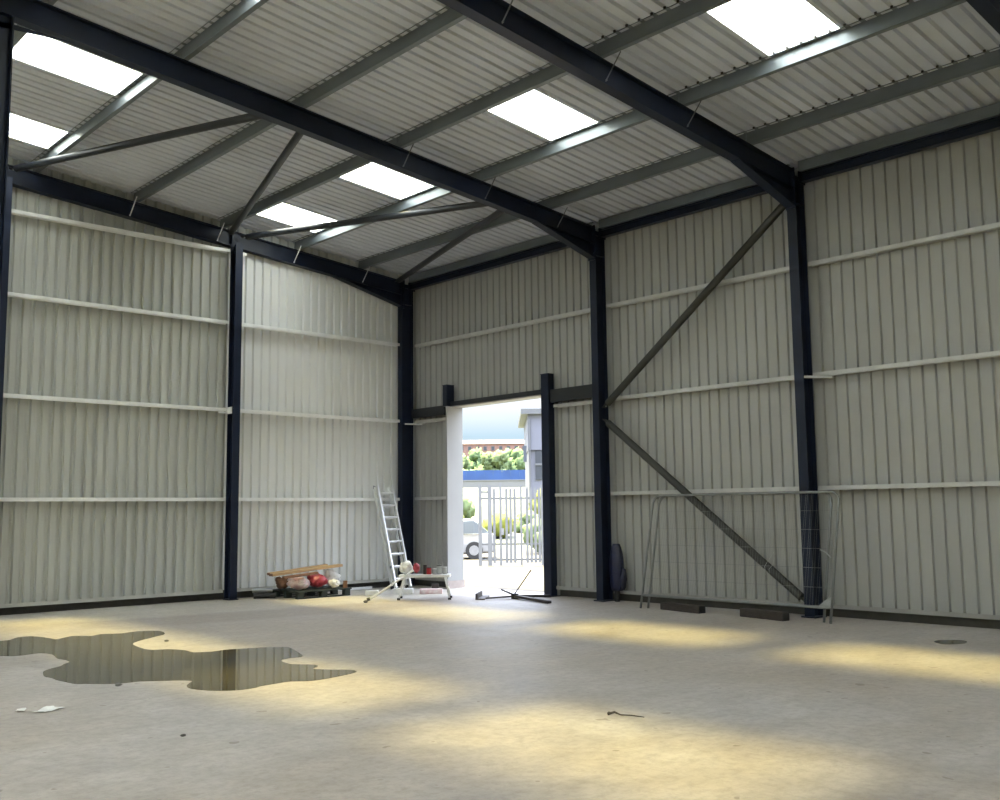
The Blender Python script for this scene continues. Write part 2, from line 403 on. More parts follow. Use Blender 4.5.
def rafter(key, label, hx=12.55):
    y0, y1 = FY[key]; yc = (y0 + y1) / 2; D = 0.33
    t = thing('roof_rafter', (14.1, yc, 0), label, 'rafter', 'portal rafters')
    n = Vector((S, 0, 1)).normalized()
    a = Vector((14.105, yc, ztop(14.105) - D)); b = Vector((XR, yc, ztop(XR) - D))
    MB().prism(I_prof(D, y1 - y0), a, b, (0, 0, 1), (0, 1, 0)).build('beam', M['steel'], t)
    # haunch: web plate plus bottom flange running down to the column
    zc = 6.53; zb = ztop(hx) - D
    mb = MB(); tw = 0.005
    tri = [(hx, zb + 0.02), (14.105, ztop(14.105) - D + 0.02), (14.105, zc), ]
    vs = [(x, yc - tw, z) for x, z in tri] + [(x, yc + tw, z) for x, z in tri]
    mb.add(vs, [(0, 1, 2), (5, 4, 3), (0, 3, 4, 1), (1, 4, 5, 2), (2, 5, 3, 0)])
    d = Vector((14.105 - hx, 0, zc - zb)); nn = Vector((d.z, 0, -d.x)).normalized()
    mb.obox(Vector(((hx + 14.105) / 2, yc, (zb + zc) / 2)), d / 2, Vector((0, (y1 - y0) / 2, 0)), nn * 0.007)
    mb.build('haunch', M['steel'], t)
    mb = MB().box(14.085, 14.105, y0 - 0.005, y1 + 0.005, zc - 0.04, ztop(14.1) + 0.03); mb.build('end_plate', M['steel'], t)
    for z in (6.62, 6.80, 7.00):
        mb = MB(); bolt(mb, (14.087, y0 + 0.03, z), (-1, 0, 0)); mb.build('bolt', M['steel'], t)
    if key != 'gable':
        # left-hand half beyond the ridge
        c = Vector((XL + 0.3, yc, ztop(XL + 0.3) - D))
        MB().prism(I_prof(D, y1 - y0), b, c, (0, 0, 1), (0, 1, 0)).build('beam', M['steel'], t)
        MB().add([(XR - 0.9, yc - .005, ztop(XR - .9) - D), (XR + 0.9, yc - .005, ztop(XR + .9) - D), (XR, yc - .005, ztop(XR) - D - 0.16),
                  (XR - 0.9, yc + .005, ztop(XR - .9) - D), (XR + 0.9, yc + .005, ztop(XR + .9) - D), (XR, yc + .005, ztop(XR) - D - 0.16)],
                 [(0, 1, 2), (5, 4, 3), (0, 3, 4, 1), (1, 4, 5, 2), (2, 5, 3, 0)]).build('apex_haunch', M['steel'], t)
    else:
        c = Vector((XL + 0.3, yc, ztop(XL + 0.3) - D))
        MB().prism(I_prof(D, y1 - y0), b, c, (0, 0, 1), (0, 1, 0)).build('beam', M['steel'], t)
    return t
rafter('gable', 'navy steel rafter along the top of the back gable wall', 12.2)
rafter('mid', 'long navy rafter from column beside doorway to upper left corner')
rafter('fence', 'navy rafter running from the column behind the mesh fence')
rafter('near', 'nearest navy rafter, only its corner showing at top right')

# gable posts
def gable_post(x0, x1, label):
    t = thing('gable_post', ((x0 + x1) / 2, 18.37, 0), label, 'column', 'gable wall posts')
    xc = (x0 + x1) / 2; h = ztop(xc) - 0.30
    MB().prism(I_prof(0.235, x1 - x0, 0.012, 0.009), (xc, 18.25, 0.012), (xc, 18.25, h), (0, 1, 0), (1, 0, 0)).build('shaft', M['steel'], t)
    MB().box(x0 - 0.02, x1 + 0.02, 18.22, 18.50, 0, 0.02).build('base_plate', M['steel'], t)
    MB().box(xc - 0.06, xc + 0.06, 18.448, 18.460, h - 0.05, h + 0.25).build('head_plate', M['steel'], t)
    return t
gable_post(9.598, 9.757, 'navy steel post in the middle of the back gable wall')
gable_post(5.115, 5.273, 'navy steel post on the gable wall at left picture edge')

# ------------------------------------------------------------------ purlins (zed sections), one length per bay
ZED = [(-0.065, SH), (0.003, SH), (0.003, 0.004), (0.065, 0.004), (0.065, 0.018), (0.069, 0.018), (0.069, 0.0), (-0.001, 0.0), (-0.001, SH - 0.004), (-0.061, SH - 0.004), (-0.061, SH - 0.018), (-0.065, SH - 0.018)]
PX = [12.86, 11.17, 9.40, 7.57, 5.70, 3.90]
RANK = ['lowest', 'second lowest', 'third lowest', 'fourth lowest', 'fifth lowest', 'topmost']
BAYS = [('back bay by the gable wall', 12.52, 18.60, range(6)),
        ('middle bay before the doorway rafter', 8.21, 12.515, range(6)),
        ('nearest bay at upper right', 3.92, 8.205, range(4))]
for bay, y0, y1, rng in BAYS:
    for k in rng:
        x = PX[k]; z = ztop(x) + 0.004
        mb = MB().use(M['purlin'])
        mb.prism(ZED, (x, y0, z), (x, y1, z), (1, 0, -S), (S, 0, 1))
        mb.use(M['screwmat'])
        q = math.ceil(y0 / 0.2) * 0.2 if y0 < 8 and k < 3 else y1
        while q < y1 - 0.05:
            mb.box(x - 0.082, x - 0.060, q + 0.004, q + 0.030, z + SH - 0.016, z + SH + 0.012); q += 0.2
        o = mb.build('roof_purlin')
        extra = {0: 'dull grey', 1: 'brightly lit galvanised', 2: 'dark'}.get(k, 'grey')
        if k == 4 and y0 > 12: extra = 'brightly lit galvanised'
        tag(o, '%s roof purlin, %s one in the %s' % (extra, RANK[k], bay), 'purlin', 'roof purlins')

# eaves beams with the eaves purlin above
EB = [('between the corner column and the doorway column', 12.61, 18.46), ('between the doorway column and the fence column', 8.30, 12.43), ('right of the fence column', 4.01, 8.12)]
for lab, y0, y1 in EB:
    t = thing('eaves_beam', (14.25, (y0 + y1) / 2, 6.95), 'dark navy eaves beam high on right wall ' + lab, 'beam', 'eaves beams')
    MB().prism(I_prof(0.15, 0.13, 0.012, 0.008), (14.30, y0, 6.955), (14.30, y1, 6.955), (0, 0, 1), (1, 0, 0)).build('beam', M['steel'], t)
    MB().box(14.20, 14.40, y0, y0 + 0.012, 6.93, 7.125).build('end_plate', M['steel'], t)
    MB().box(14.20, 14.40, y1 - 0.012, y1, 6.93, 7.125).build('end_plate', M['steel'], t)
    x = 14.22
    mb = MB().use(M['purlin']).prism([(0, 0), (0.07, 0), (0.07, 0.004), (0.004, 0.004), (0.004, 0.17), (0.07, 0.17), (0.07, 0.174), (0, 0.174)], (x, y0, 7.125), (x, y1, 7.125), (1, 0, 0), (0, 0, 1))
    o = mb.build('eaves_purlin')
    tag(o, 'grey eaves purlin resting above the eaves beam ' + lab, 'purlin', 'eaves purlins')

# stays from purlin to bottom flange of the rafter
def stay(key, x, where):
    y0, _ = FY[key]; y0 -= 0.012
    zt = ztop(x) + 0.01; zb = ztop(x) - 0.325
    t = thing('rafter_stay', (x, y0, zb), where, 'stay', 'rafter stays')
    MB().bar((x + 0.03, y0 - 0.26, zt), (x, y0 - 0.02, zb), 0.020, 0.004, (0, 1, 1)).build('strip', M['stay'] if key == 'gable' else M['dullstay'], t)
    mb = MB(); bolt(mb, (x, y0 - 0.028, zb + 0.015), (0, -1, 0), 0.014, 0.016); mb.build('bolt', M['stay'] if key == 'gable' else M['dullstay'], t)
ST = {'gable': ([7.45, 9.27, 11.07, 12.87], 'thin bright stay on the gable rafter under the %s purlin', ['fourth lowest', 'third lowest', 'second lowest', 'lowest']),
      'mid': ([9.44, 11.22, 13.02], 'thin stay hanging on the doorway rafter under the %s purlin', ['third lowest', 'second lowest', 'lowest']),
      'fence': ([7.62, 9.46, 11.2], 'thin stay hanging on the fence rafter under the %s purlin', ['fourth lowest', 'third lowest', 'second lowest'])}
for k, (xs, lab, rk) in ST.items():
    for x, r in zip(xs, rk): stay(k, x, lab % r)

# roof bracing tubes in the back bay
def brace(p0, p1, r, label, m, group, name='roof_brace', plates=True):
    p0, p1 = Vector(p0), Vector(p1); d = (p1 - p0).normalized()
    t = thing(name, p0, label, 'brace', group)
    MB().tube([p0 + d * 0.12, p1 - d * 0.12], r, 14).build('tube', m, t, smooth=False)
    side = Vector((0, 0, 1)).cross(d).normalized()
    for a, sgn in ((p0, 1), (p1, -1)):
        mb = MB().obox(a + d * sgn * 0.12, d * 0.13, side * 0.055, Vector(d.cross(side)) * 0.006); mb.build('gusset_plate', m, t)
        mb = MB(); n = d.cross(side).normalized(); n = n if n.z < 0 else -n
        bolt(mb, a + d * sgn * 0.05 + n * 0.004, n, 0.016, 0.018); mb.build('bolt', M['galv'], t)
def rp(x, y, off=-0.12): return (x, y, ztop(x) + off)
brace(rp(5.28, 18.36), rp(7.22, 12.72), 0.062, 'long dark roof brace at far left, rising from left gable post', M['brace'], 'roof braces')
brace(rp(9.52, 18.36), rp(7.80, 12.72), 0.062, 'steep dark roof brace rising left from the middle gable post', M['brace'], 'roof braces')
brace(rp(9.80, 18.36), rp(11.80, 12.72), 0.062, 'dark roof brace running right from middle gable post, lit at its foot', M['brace'], 'roof braces')
brace(rp(13.75, 18.30), rp(12.08, 12.72), 0.062, 'dark roof brace rising from the corner column toward the doorway rafter', M['brace'], 'roof braces')
M['brace2'] = mat('olive grey painted tube', (0.026, 0.028, 0.024), 0.5, 0, 0.2, 4)
brace((14.24, 8.32, 6.72), (14.24, 12.42, 3.63), 0.066, 'diagonal wall brace sloping up right to top of fence column', M['brace2'], 'wall braces', 'wall_brace')
brace((14.24, 12.42, 3.40), (14.24, 8.32, 0.22), 0.066, 'diagonal wall brace sloping down right behind the mesh fence', M['brace2'], 'wall braces', 'wall_brace')

# ------------------------------------------------------------------ sheeting rails
CZ = [(0, 0), (0.003, 0), (0.003, 0.062), (0.128, 0.062), (0.128, 0.0), (0.132, 0.0), (0.132, 0.066), (0, 0.066)]
def rail_gable(x0, x1, z, label, cleat=None):
    t = thing('sheeting_rail', ((x0 + x1) / 2, 18.5, z), label, 'rail', 'sheeting rails on the gable wall')
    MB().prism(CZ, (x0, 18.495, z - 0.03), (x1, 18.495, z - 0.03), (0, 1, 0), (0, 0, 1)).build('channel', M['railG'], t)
    if cleat:
        MB().box(cleat - 0.005, cleat + 0.005, 18.30, 18.50, z - 0.09, z + 0.05).box(cleat - 0.20, cleat, 18.47, 18.494, z - 0.075, z - 0.045).build('cleat', M['railG'], t)
Q = ['lowest', 'second lowest', 'third lowest', 'top']
for i, z in enumerate((1.985, 3.80, 5.605)):
    rail_gable(5.28, 9.595, z, '%s pale sheeting rail on gable wall, between left edge and middle post' % Q[i], 9.60 if i == 1 else None)
    rail_gable(9.768, 13.98, z, '%s pale sheeting rail on gable wall, between middle post and corner' % Q[i])
rail_gable(5.28, 9.595, 7.11, 'top pale sheeting rail on gable wall, just under the rafter')
rail_gable(9.80, 9.98, 7.095, 'short rail end peeking under the gable rafter right of middle post')
def rail_side(y0, y1, z, label, cleat=None):
    t = thing('sheeting_rail', (14.4, (y0 + y1) / 2, z), label, 'rail', 'sheeting rails on the right wall')
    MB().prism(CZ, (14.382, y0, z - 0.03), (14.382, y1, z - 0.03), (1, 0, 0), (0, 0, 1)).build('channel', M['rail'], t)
    if cleat: MB().bar((14.12, cleat + 0.005, z - 0.05), (14.36, cleat - 0.34, z - 0.075), 0.05, 0.035).build('cleat', M['rail'], t)
for i, z in enumerate((1.995, 3.80, 5.61)):
    rail_side(4.0, 8.12, z, '%s pale sheeting rail right of the column behind the fence' % Q[i], 8.12 if i == 1 else None)
    rail_side(8.30, 12.43, z, '%s pale sheeting rail between doorway column and fence column' % Q[i])
rail_side(12.61, 18.45, 5.61, 'long pale sheeting rail high above the doorway')
for i, z in enumerate((1.995, 3.79)):
    rail_side(12.61, 13.90, z, '%s short sheeting rail between doorway post and doorway column' % ('lower', 'upper')[i])
    rail_side(17.12, 18.45, z, '%s short sheeting rail between corner column and white door lining' % ('lower', 'upper')[i], 18.47 if i == 1 else None)

# ------------------------------------------------------------------ door framing
def door_post(y0, y1, z0, z1, label, x0=14.25):
    t = thing('door_post', (14.22, (y0 + y1) / 2, 0), label, 'post', 'doorway posts')
    MB().box(x0, 14.42, y0, y1, z0, z1).build('shaft', M['steel'], t, bevel=0.006)
    MB().box(x0 - 0.005, 14.425, y0 - 0.004, y1 + 0.004, z1 - 0.006, z1 + 0.006).build('cap_plate', M['steel'], t)
    if z0 < 0.1: MB().box(14.20, 14.46, y0 - 0.05, y1 + 0.05, 0, 0.015).build('base_plate', M['steel'], t)
door_post(13.91, 14.12, 0.0, 4.45, 'tall dark steel post on the right side of the doorway')
door_post(17.05, 17.20, DZ - 0.01, 4.53, 'short dark post end rising above left side of doorway', 14.205)
def lintel(y0, y1, z0, z1, label):
    t = thing('door_head_beam', (14.3, (y0 + y1) / 2, z0), label, 'beam', 'door head beams')
    MB().prism([(0, 0), (0.07, 0), (0.07, 0.01), (0.012, 0.01), (0.012, z1 - z0 - 0.01), (0.07, z1 - z0 - 0.01), (0.07, z1 - z0), (0, z1 - z0)], (14.30, y0, z0), (14.30, y1, z0), (1, 0, 0), (0, 0, 1)).build('channel', M['brace'], t)
    MB().box(14.26, 14.40, y0, y0 + 0.012, z0 - 0.02, z1 + 0.02).build('end_plate', M['brace'], t)
lintel(12.61, 13.905, 3.86, 4.12, 'dark head beam from the doorway post right to the column')
lintel(14.125, 17.045, 4.05, 4.15, 'thin dark head beam across the top of the doorway')
lintel(17.205, 18.45, 3.88, 4.09, 'dark head beam left of the doorway reaching the corner column')

# ------------------------------------------------------------------ puddles
def puddle(pts, name, label, z=0.003):
    # smooth closed outline by Catmull-Rom
    n = len(pts); out = []
    for i in range(n):
        p0, p1, p2, p3 = (Vector((*pts[(i + k - 1) % n], 0)) for k in range(4))
        for s_ in range(3):
            t = s_ / 3
            out.append(0.5 * ((2 * p1) + (p2 - p0) * t + (2 * p0 - 5 * p1 + 4 * p2 - p3) * t * t + (3 * p1 - p0 - 3 * p2 + p3) * t ** 3))
    mb = MB(); vs = [(p.x, p.y, z) for p in out] + [(p.x, p.y, 0.0) for p in out]; m = len(out)
    mb.add(vs, [tuple(range(m))] + [(i, m + i, m + (i + 1) % m, (i + 1) % m) for i in range(m)])
    o = mb.build(name, M['water'])
    return tag(o, label, 'puddle')
PUD = [(4.16, 14.95), (4.39, 14.85), (4.52, 14.86), (4.69, 15.08), (4.85, 15.07), (4.93, 14.9), (4.97, 14.61), (4.99, 14.43), (5.12, 14.53), (5.28, 14.64), (5.39, 14.56), (5.49, 14.45), (5.63, 14.54), (5.76, 14.49), (5.9, 14.41), (6.08, 14.48), (6.26, 14.46), (6.39, 14.31), (6.37, 14.06), (6.27, 13.83), (6.13, 13.73), (5.96, 13.59), (5.75, 13.43), (5.55, 13.19), (5.46, 12.86), (5.43, 12.49), (5.49, 12.36), (5.64, 12.26), (5.73, 12.02), (5.71, 11.79), (5.78, 11.71), (5.95, 11.66), (6.1, 11.69), (6.27, 11.63), (6.45, 11.57), (6.56, 11.52), (6.76, 11.37), (6.76, 11.24), (6.66, 10.94), (6.53, 10.58), (6.43, 10.45), (6.3, 10.47), (6.12, 10.37), (6.05, 10.06), (6.11, 9.94), (6.21, 9.79), (6.17, 9.67), (6.04, 9.56), (6.14, 9.37), (6.28, 9.2), (6.27, 9.06), (6.16, 8.99), (5.98, 8.94), (5.77, 8.9), (5.59, 8.91), (5.44, 9.03), (5.32, 9.03), (5.1, 9.01), (5.0, 8.96), (4.8, 8.97), (4.65, 9.1), (4.57, 9.25), (4.54, 9.4), (4.58, 9.56), (4.68, 9.7), (4.75, 9.8), (4.68, 9.92), (4.52, 10.05), (4.36, 10.17), (4.22, 10.19), (4.09, 10.25), (3.91, 10.44), (3.84, 10.51), (3.81, 10.71), (3.79, 10.91), (3.8, 11.08), (3.78, 11.24), (3.85, 11.5), (3.91, 11.63), (4.03, 11.76), (4.15, 11.84), (4.25, 12.0), (4.35, 12.11), (4.37, 12.32), (4.35, 12.52), (4.42, 12.87), (4.42, 13.06), (4.34, 13.17), (4.22, 13.15), (4.06, 13.13), (3.93, 13.27), (3.76, 13.46)]
puddle(PUD, 'puddle', 'large shallow puddle reflecting the gable wall on concrete floor')
puddle([(12.66, 5.65), (12.80, 5.66), (12.93, 5.56), (13.0, 5.46), (12.94, 5.36), (12.78, 5.31), (12.62, 5.34), (12.50, 5.44), (12.55, 5.56)], 'puddle', 'small dark wet patch on floor beside right wall near picture edge')

# ------------------------------------------------------------------ pallet with bags and timber
PXc, PYc = 11.20, 17.82
t = thing('pallet', (PXc, PYc, 0), 'low dark green pallet under bags and timber by gable wall', 'pallet')
for k in range(3):
    y = PYc - 0.45 + k * 0.45
    for j in range(3):
        x = PXc - 0.55 + j * 0.55
        MB().box(x - 0.07, x + 0.07, y - 0.05, y + 0.05, 0.022, 0.11).build('block', M['pallet'], t, bevel=0.005)
    MB().box(PXc - 0.62, PXc + 0.62, y - 0.05, y + 0.05, 0.0, 0.022).build('bottom_board', M['pallet'], t)
for k in range(3):
    x = PXc - 0.55 + k * 0.55
    MB().box(x - 0.06, x + 0.06, PYc - 0.52, PYc + 0.52, 0.11, 0.132).build('stringer_board', M['pallet'], t)
for k in range(6):
    y = PYc - 0.47 + k * 0.188
    MB().box(PXc - 0.64, PXc + 0.64, y - 0.05, y + 0.05, 0.132, 0.154).build('deck_board', M['pallet'], t)
def bag(c, r, m, label, seed, name='sack', amp=0.32, group=None, tie=False):
    tt = thing(name, (c[0], c[1], c[2] - r[2]), label, 'bag', group)
    rnd = random.Random(seed * 13 + 1)
    bl = [((c[0], c[1], c[2] - r[2] * .12), (r[0] * .86, r[1] * .86, r[2] * .72))]
    for k in range(5):
        a = 2 * PI * k / 5 + rnd.uniform(-.4, .4); f = rnd.uniform(.36, .5)
        bl.append(((c[0] + r[0] * .52 * math.cos(a), c[1] + r[1] * .52 * math.sin(a), c[2] + r[2] * rnd.uniform(-.36, .42)), (r[0] * f, r[1] * f, r[2] * f)))
    lumps('body', m, tt, bl, seed, 3, amp, 2.6)
    if tie:
        lumps('gathered_neck', m, tt, [((c[0] + r[0] * 0.35, c[1], c[2] + r[2] * 0.82), (0.05, 0.05, 0.05))], seed + 1, 2, 0.4)
bag((10.80, 17.66, 0.315), (0.25, 0.20, 0.165), M['pinksack'], 'white and pink plastic bag on front left of the pallet', 3)
bag((11.25, 17.66, 0.335), (0.22, 0.20, 0.185), M['redsack'], 'crumpled red plastic bag in the middle of the pallet', 5)
bag((11.46, 17.38, 0.275), (0.13, 0.11, 0.12), M['sack'], 'small white bag leaning against red bag on pallet', 9)
bag((11.64, 17.74, 0.375), (0.20, 0.19, 0.215), M['sack'], 'large white sack at the right end of pallet', 12)
bag((10.68, 18.08, 0.30), (0.14, 0.16, 0.15), M['brown'], 'brown sack at the back left end of the pallet', 15)
def plank(p0, p1, w, h, label, m=None):
    p0, p1 = Vector(p0), Vector(p1)
    tt = thing('timber_plank', (p0 + p1) / 2, label, 'plank', 'planks on the pallet')
    MB().bar(p0, p1, w, h).build('board', m or M['timber'], tt, bevel=0.004)
    d = (p1 - p0).normalized()
    MB().bar(p0 - d * 0.003, p0 + d * 0.012, w * 0.98, h * 0.98).build('sawn_end', M['brown'], tt)
plank((10.24, 17.78, 0.475), (11.80, 17.64, 0.605), 0.17, 0.05, 'uppermost tan plank lying aslant over the bags')
plank((10.34, 18.05, 0.48), (11.66, 17.97, 0.60), 0.12, 0.05, 'narrow tan plank behind uppermost plank on the bags')
plank((10.36, 17.50, 0.43), (11.10, 17.44, 0.49), 0.10, 0.05, 'short brown batten below uppermost plank on the bags', M['brown'])
# offcuts
tt = thing('timber_offcut', (11.70, 17.36, 0.155), 'brown wooden offcut standing at front right corner of pallet', 'offcut')
MB().bar((11.72, 17.36, 0.155), (11.73, 17.37, 0.30), 0.08, 0.07).build('block', M['brown'], tt, bevel=0.004)
MB().bar((11.729, 17.369, 0.29), (11.7302, 17.3702, 0.302), 0.078, 0.068).build('sawn_end', M['timber'], tt)
tt = thing('pipe_offcut', (10.35, 17.95, 0.0), 'grey pipe lying against left end of the pallet', 'pipe')
MB().tube([(10.08, 18.22, 0.16), (10.42, 18.02, 0.16)], 0.05, 14).build('pipe', M['scrap'], tt)
MB().tube([(10.10, 18.20, 0.055), (10.47, 17.98, 0.055)], 0.055, 14).build('lower_pipe', M['black'], tt)

# ------------------------------------------------------------------ ladder leaning against the gable rail
def ladder():
    t = thing('extension_ladder', (13.45, 17.70, 0), 'aluminium extension ladder leaning against gable wall in the corner', 'ladder')
    foot = Vector((0, 17.68, 0.0)); top = Vector((0, 18.40, 2.30)); d = (top - foot).normalized()
    nrm = Vector((0, -d.z, d.y))              # out of the wall, towards the room
    def section(x0, x1, off, s0, s1, first):
        for x in (x0, x1):
            a = foot + d * s0 + nrm * off + Vector((x, 0, 0)); b = foot + d * s1 + nrm * off + Vector((x, 0, 0))
            st = MB().bar(a, b, 0.034, 0.070, nrm).build('stile', M['alu'], t, bevel=0.003)
            if first: MB().bar(a - d * 0.0, a + d * 0.06, 0.036, 0.076, nrm).build('rubber_foot', M['black'], st)
        s = s0 + 0.20
        while s < s1 - 0.05:
            c = foot + d * s + nrm * off
            MB().tube([c + Vector((x0, 0, 0)), c + Vector((x1, 0, 0))], 0.021, 8).build('rung', M['alu'], t)
            s += 0.28
        L = (s1 - s0)
    section(13.17, 13.57, 0.0, 0.03, 2.36, True)
    section(13.20, 13.60, 0.09, 0.03, 2.38, False)
    c = foot + d * 2.36 + nrm * 0.03
    MB().tube([c + Vector((13.19, 0, 0)), c + Vector((13.12, -0.02, 0.02)), c + Vector((13.10, -0.05, -0.04))], 0.012, 6).build('hook', M['scrap'], t)
    c = foot + d * 0.5
    MB().bar(c + nrm * -0.03 + Vector((13.20, 0, 0)), c + nrm * 0.12 + Vector((13.20, 0, 0)), 0.05, 0.05).build('guide_bracket', M['scrap'], t)
ladder()

# ------------------------------------------------------------------ hop-up platform
YAW = math.radians(-42.9)
ex = Vector((math.cos(YAW), math.sin(YAW), 0)); ey = Vector((-math.sin(YAW), math.cos(YAW), 0))
P0 = Vector((12.30, 15.46, 0))
def L2(u, v, z): return P0 + ex * u + ey * v + Vector((0, 0, z))
t = thing('work_platform', P0, 'low folding aluminium work platform left of the doorway', 'platform')
PH = 0.475
mb = MB().obox(L2(0, 0, PH - 0.025), ex * 0.50, ey * 0.19, Vector((0, 0, 0.025))); mb.build('deck', M['alu'], t, bevel=0.006)
for u, s in ((-0.40, -1), (0.40, 1)):
    for v in (-0.16, 0.16):
        lg = MB().bar(L2(u, v, PH - 0.05), L2(u + s * 0.09, v * 1.35, 0.02), 0.045, 0.03, ex).build('leg', M['alu'], t)
        MB().obox(L2(u + s * 0.092, v * 1.36, 0.02), ex * 0.03, ey * 0.03, Vector((0, 0, 0.02))).build('rubber_foot', M['black'], lg)
    MB().bar(L2(u + s * 0.05, -0.19, 0.22), L2(u + s * 0.05, 0.19, 0.22), 0.025, 0.025).build('cross_bar', M['alu'], t)
# pole resting across the platform
t = thing('aluminium_pole', L2(-1.02, -0.22, 0), 'thin metal pole propped from the floor onto left end of platform', 'pole')
MB().tube([L2(-1.06, -0.36, 0.02), L2(-0.20, -0.235, 0.57)], 0.019, 10).build('tube', M['alu'], t)
MB().tube([L2(-1.09, -0.364, 0.03), L2(-1.03, -0.356, 0.045)], 0.03, 10).build('rubber_end', M['black'], t)
# things on the platform
def can(u, v, r, h, label, m, lid=None, handle=False, cat='pot', name='paint_pot'):
    c = L2(u, v, PH); tt = thing(name, c, label, cat, 'pots on the work platform')
    MB().tube([c, c + Vector((0, 0, h * 0.08)), c + Vector((0, 0, h))], [r * .96, r, r], 16).build('body', m, tt)
    ld = MB().tube([c + Vector((0, 0, h)), c + Vector((0, 0, h + 0.012))], r * 1.05, 16).build('lid', lid or m, tt)
    if handle:
        pts = [c + ex * (r * 1.02 * math.cos(a)) + Vector((0, 0, h * 0.8 + r * 1.3 * math.sin(a))) for a in [PI * k / 8 for k in range(9)]]
        MB().tube(pts, 0.004, 6).build('handle', M['wire'], tt)
bag(tuple(L2(-0.36, -0.02, PH + 0.165)), (0.15, 0.12, 0.16), M['sack'], 'crumpled white plastic bag on the left end of platform', 21, 'plastic_bag')
bag(tuple(L2(-0.16, -0.06, PH + 0.135)), (0.07, 0.08, 0.12), M['redsack'], 'small red bag beside the white bag on platform', 24, 'plastic_bag', tie=False)
M['clear'] = mat('grey plastic bottle', (0.42, 0.43, 0.42), 0.25, 0, 0.1, 9)
can(0.00, 0.02, 0.035, 0.17, 'dark slim tin beside the red bag on platform', M['rust'], M['black'])
can(0.08, 0.00, 0.045, 0.12, 'red tin with dark lid near the middle of platform', M['red'], M['black'])
can(0.19, -0.02, 0.04, 0.10, 'small grey pot right of the red tin on platform', M['clear'], M['alu'])
can(0.28, 0.03, 0.05, 0.16, 'tall grey pot with a wire handle on platform', M['clear'], M['black'], True)
can(0.39, 0.00, 0.045, 0.13, 'grey pot at the right end of platform', M['clear'], M['alu'])
# sheets on the floor below
def sheet(c, w, l, rot, label, m, seed, amp=0.02, name='paper_sheet', cat='paper', z0=0.004):
    from mathutils import noise
    mb = MB(); n = 7; vs = []; off = Vector((seed, seed * .7, 0))
    for s_ in (0, 1):
        for i in range(n):
            for j in range(n):
                u, v = (i / (n - 1) - .5) * w, (j / (n - 1) - .5) * l
                k = 1 + 0.18 * noise.noise(Vector((i * .9, j * .9, seed)))
                x = c[0] + (u * math.cos(rot) - v * math.sin(rot)) * k; y = c[1] + (u * math.sin(rot) + v * math.cos(rot)) * k
                z = z0 + amp * max(0, noise.noise(Vector((u * 9, v * 9, seed))) + 0.35) + s_ * 0.002
                vs.append((x, y, z))
    fs = []
    for i in range(n - 1):
        for j in range(n - 1):
            a = i * n + j; fs += [(a, a + 1, a + n + 1, a + n), (n * n + a, n * n + a + n, n * n + a + n + 1, n * n + a + 1)]
    for i in range(n - 1):
        for a, b in (((i * n), (i + 1) * n), (i * n + n - 1, (i + 1) * n + n - 1), (i, i + 1), ((n - 1) * n + i, (n - 1) * n + i + 1)):
            fs.append((a, b, n * n + b, n * n + a))
    mb.add(vs, fs); o = mb.build(name, m); return tag(o, label, cat)
def board(c, ax, ay, h, m, name, label, cat):
    c = Vector(c); o = MB().obox(c + Vector((0, 0, h / 2)), Vector(ax), Vector(ay), Vector((0, 0, h / 2))).build(name, m, bevel=0.006); return tag(o, label, cat)
board((12.75, 16.75, 0), (0.15, -0.14, 0), (0.07, 0.08, 0), 0.11, M['sack'], 'foam_block', 'white block on floor behind the platform legs', 'block')
board((12.1, 16.95, 0), (0.10, -0.09, 0), (0.06, 0.07, 0), 0.10, M['sack'], 'foam_block', 'small white block on floor left of the ladder foot', 'block')
board((13.17, 16.35, 0), (0.17, -0.16, 0), (0.07, 0.08, 0), 0.10, M['pinksack'], 'foam_block', 'pink tinted block on floor under the platform', 'block')
board((13.75, 16.93, 0), (0.06, -0.05, 0), (0.05, 0.06, 0), 0.14, M['rust'], 'brick', 'brown brick at the foot of the white door lining', 'brick')
# loose bar on floor by the gable wall
o = MB().bar((12.05, 18.30, 0.04), (13.05, 18.30, 0.04), 0.05, 0.05).build('metal_bar', M['alu']); tag(o, 'pale bar lying along the foot of gable wall beside pallet', 'bar')
o = lumps('stone', M['stone'], None, [((11.06, 15.70, 0.025), (0.045, 0.045, 0.03))], 31, 2, 0.3); tag(o, 'dark stone on floor in front of ladder pole foot', 'stone')

# ------------------------------------------------------------------ collapsed folding stand on the threshold
t = thing('folding_stand', (13.35, 14.10, 0), 'collapsed dark metal folding stand lying on the doorway threshold', 'stand')
hub = Vector((13.45, 14.12, 0.05))
MB().bar((12.95, 14.40, 0.03), hub, 0.05, 0.03).build('leg', M['rust'], t)
MB().bar(hub, (13.16, 12.90, 0.03), 0.085, 0.05).build('leg', M['rust'], t)
MB().bar(hub, (14.10, 13.80, 0.03), 0.06, 0.05).build('leg', M['rust'], t)
MB().obox(hub, (0.05, 0, 0), (0, 0.05, 0), (0, 0, 0.05)).build('hinge', M['black'], t)
MB().bar(hub + Vector((-0.02, 0.02, 0.03)), Vector((13.42, 14.42, 0.15)), 0.15, 0.03, (0.3, 0, 1)).build('folded_plate', M['rust'], t)
rod = MB().tube([hub + Vector((0, 0, 0.05)), (13.62, 13.86, 0.53)], 0.011, 8).build('rod', M['rust'], t)
MB().tube([(13.615, 13.867, 0.515), (13.628, 13.849, 0.55)], 0.015, 8).build('tip', M['brown'], rod)
t = thing('steel_offcut', (13.1, 14.70, 0), 'folded dark steel offcut left of the stand on doorway threshold', 'offcut')
a, b = Vector((12.85, 14.46, 0.012)), Vector((13.42, 14.95, 0.012)); dd = (b - a)
sd = Vector((dd.y, -dd.x, 0)).normalized()
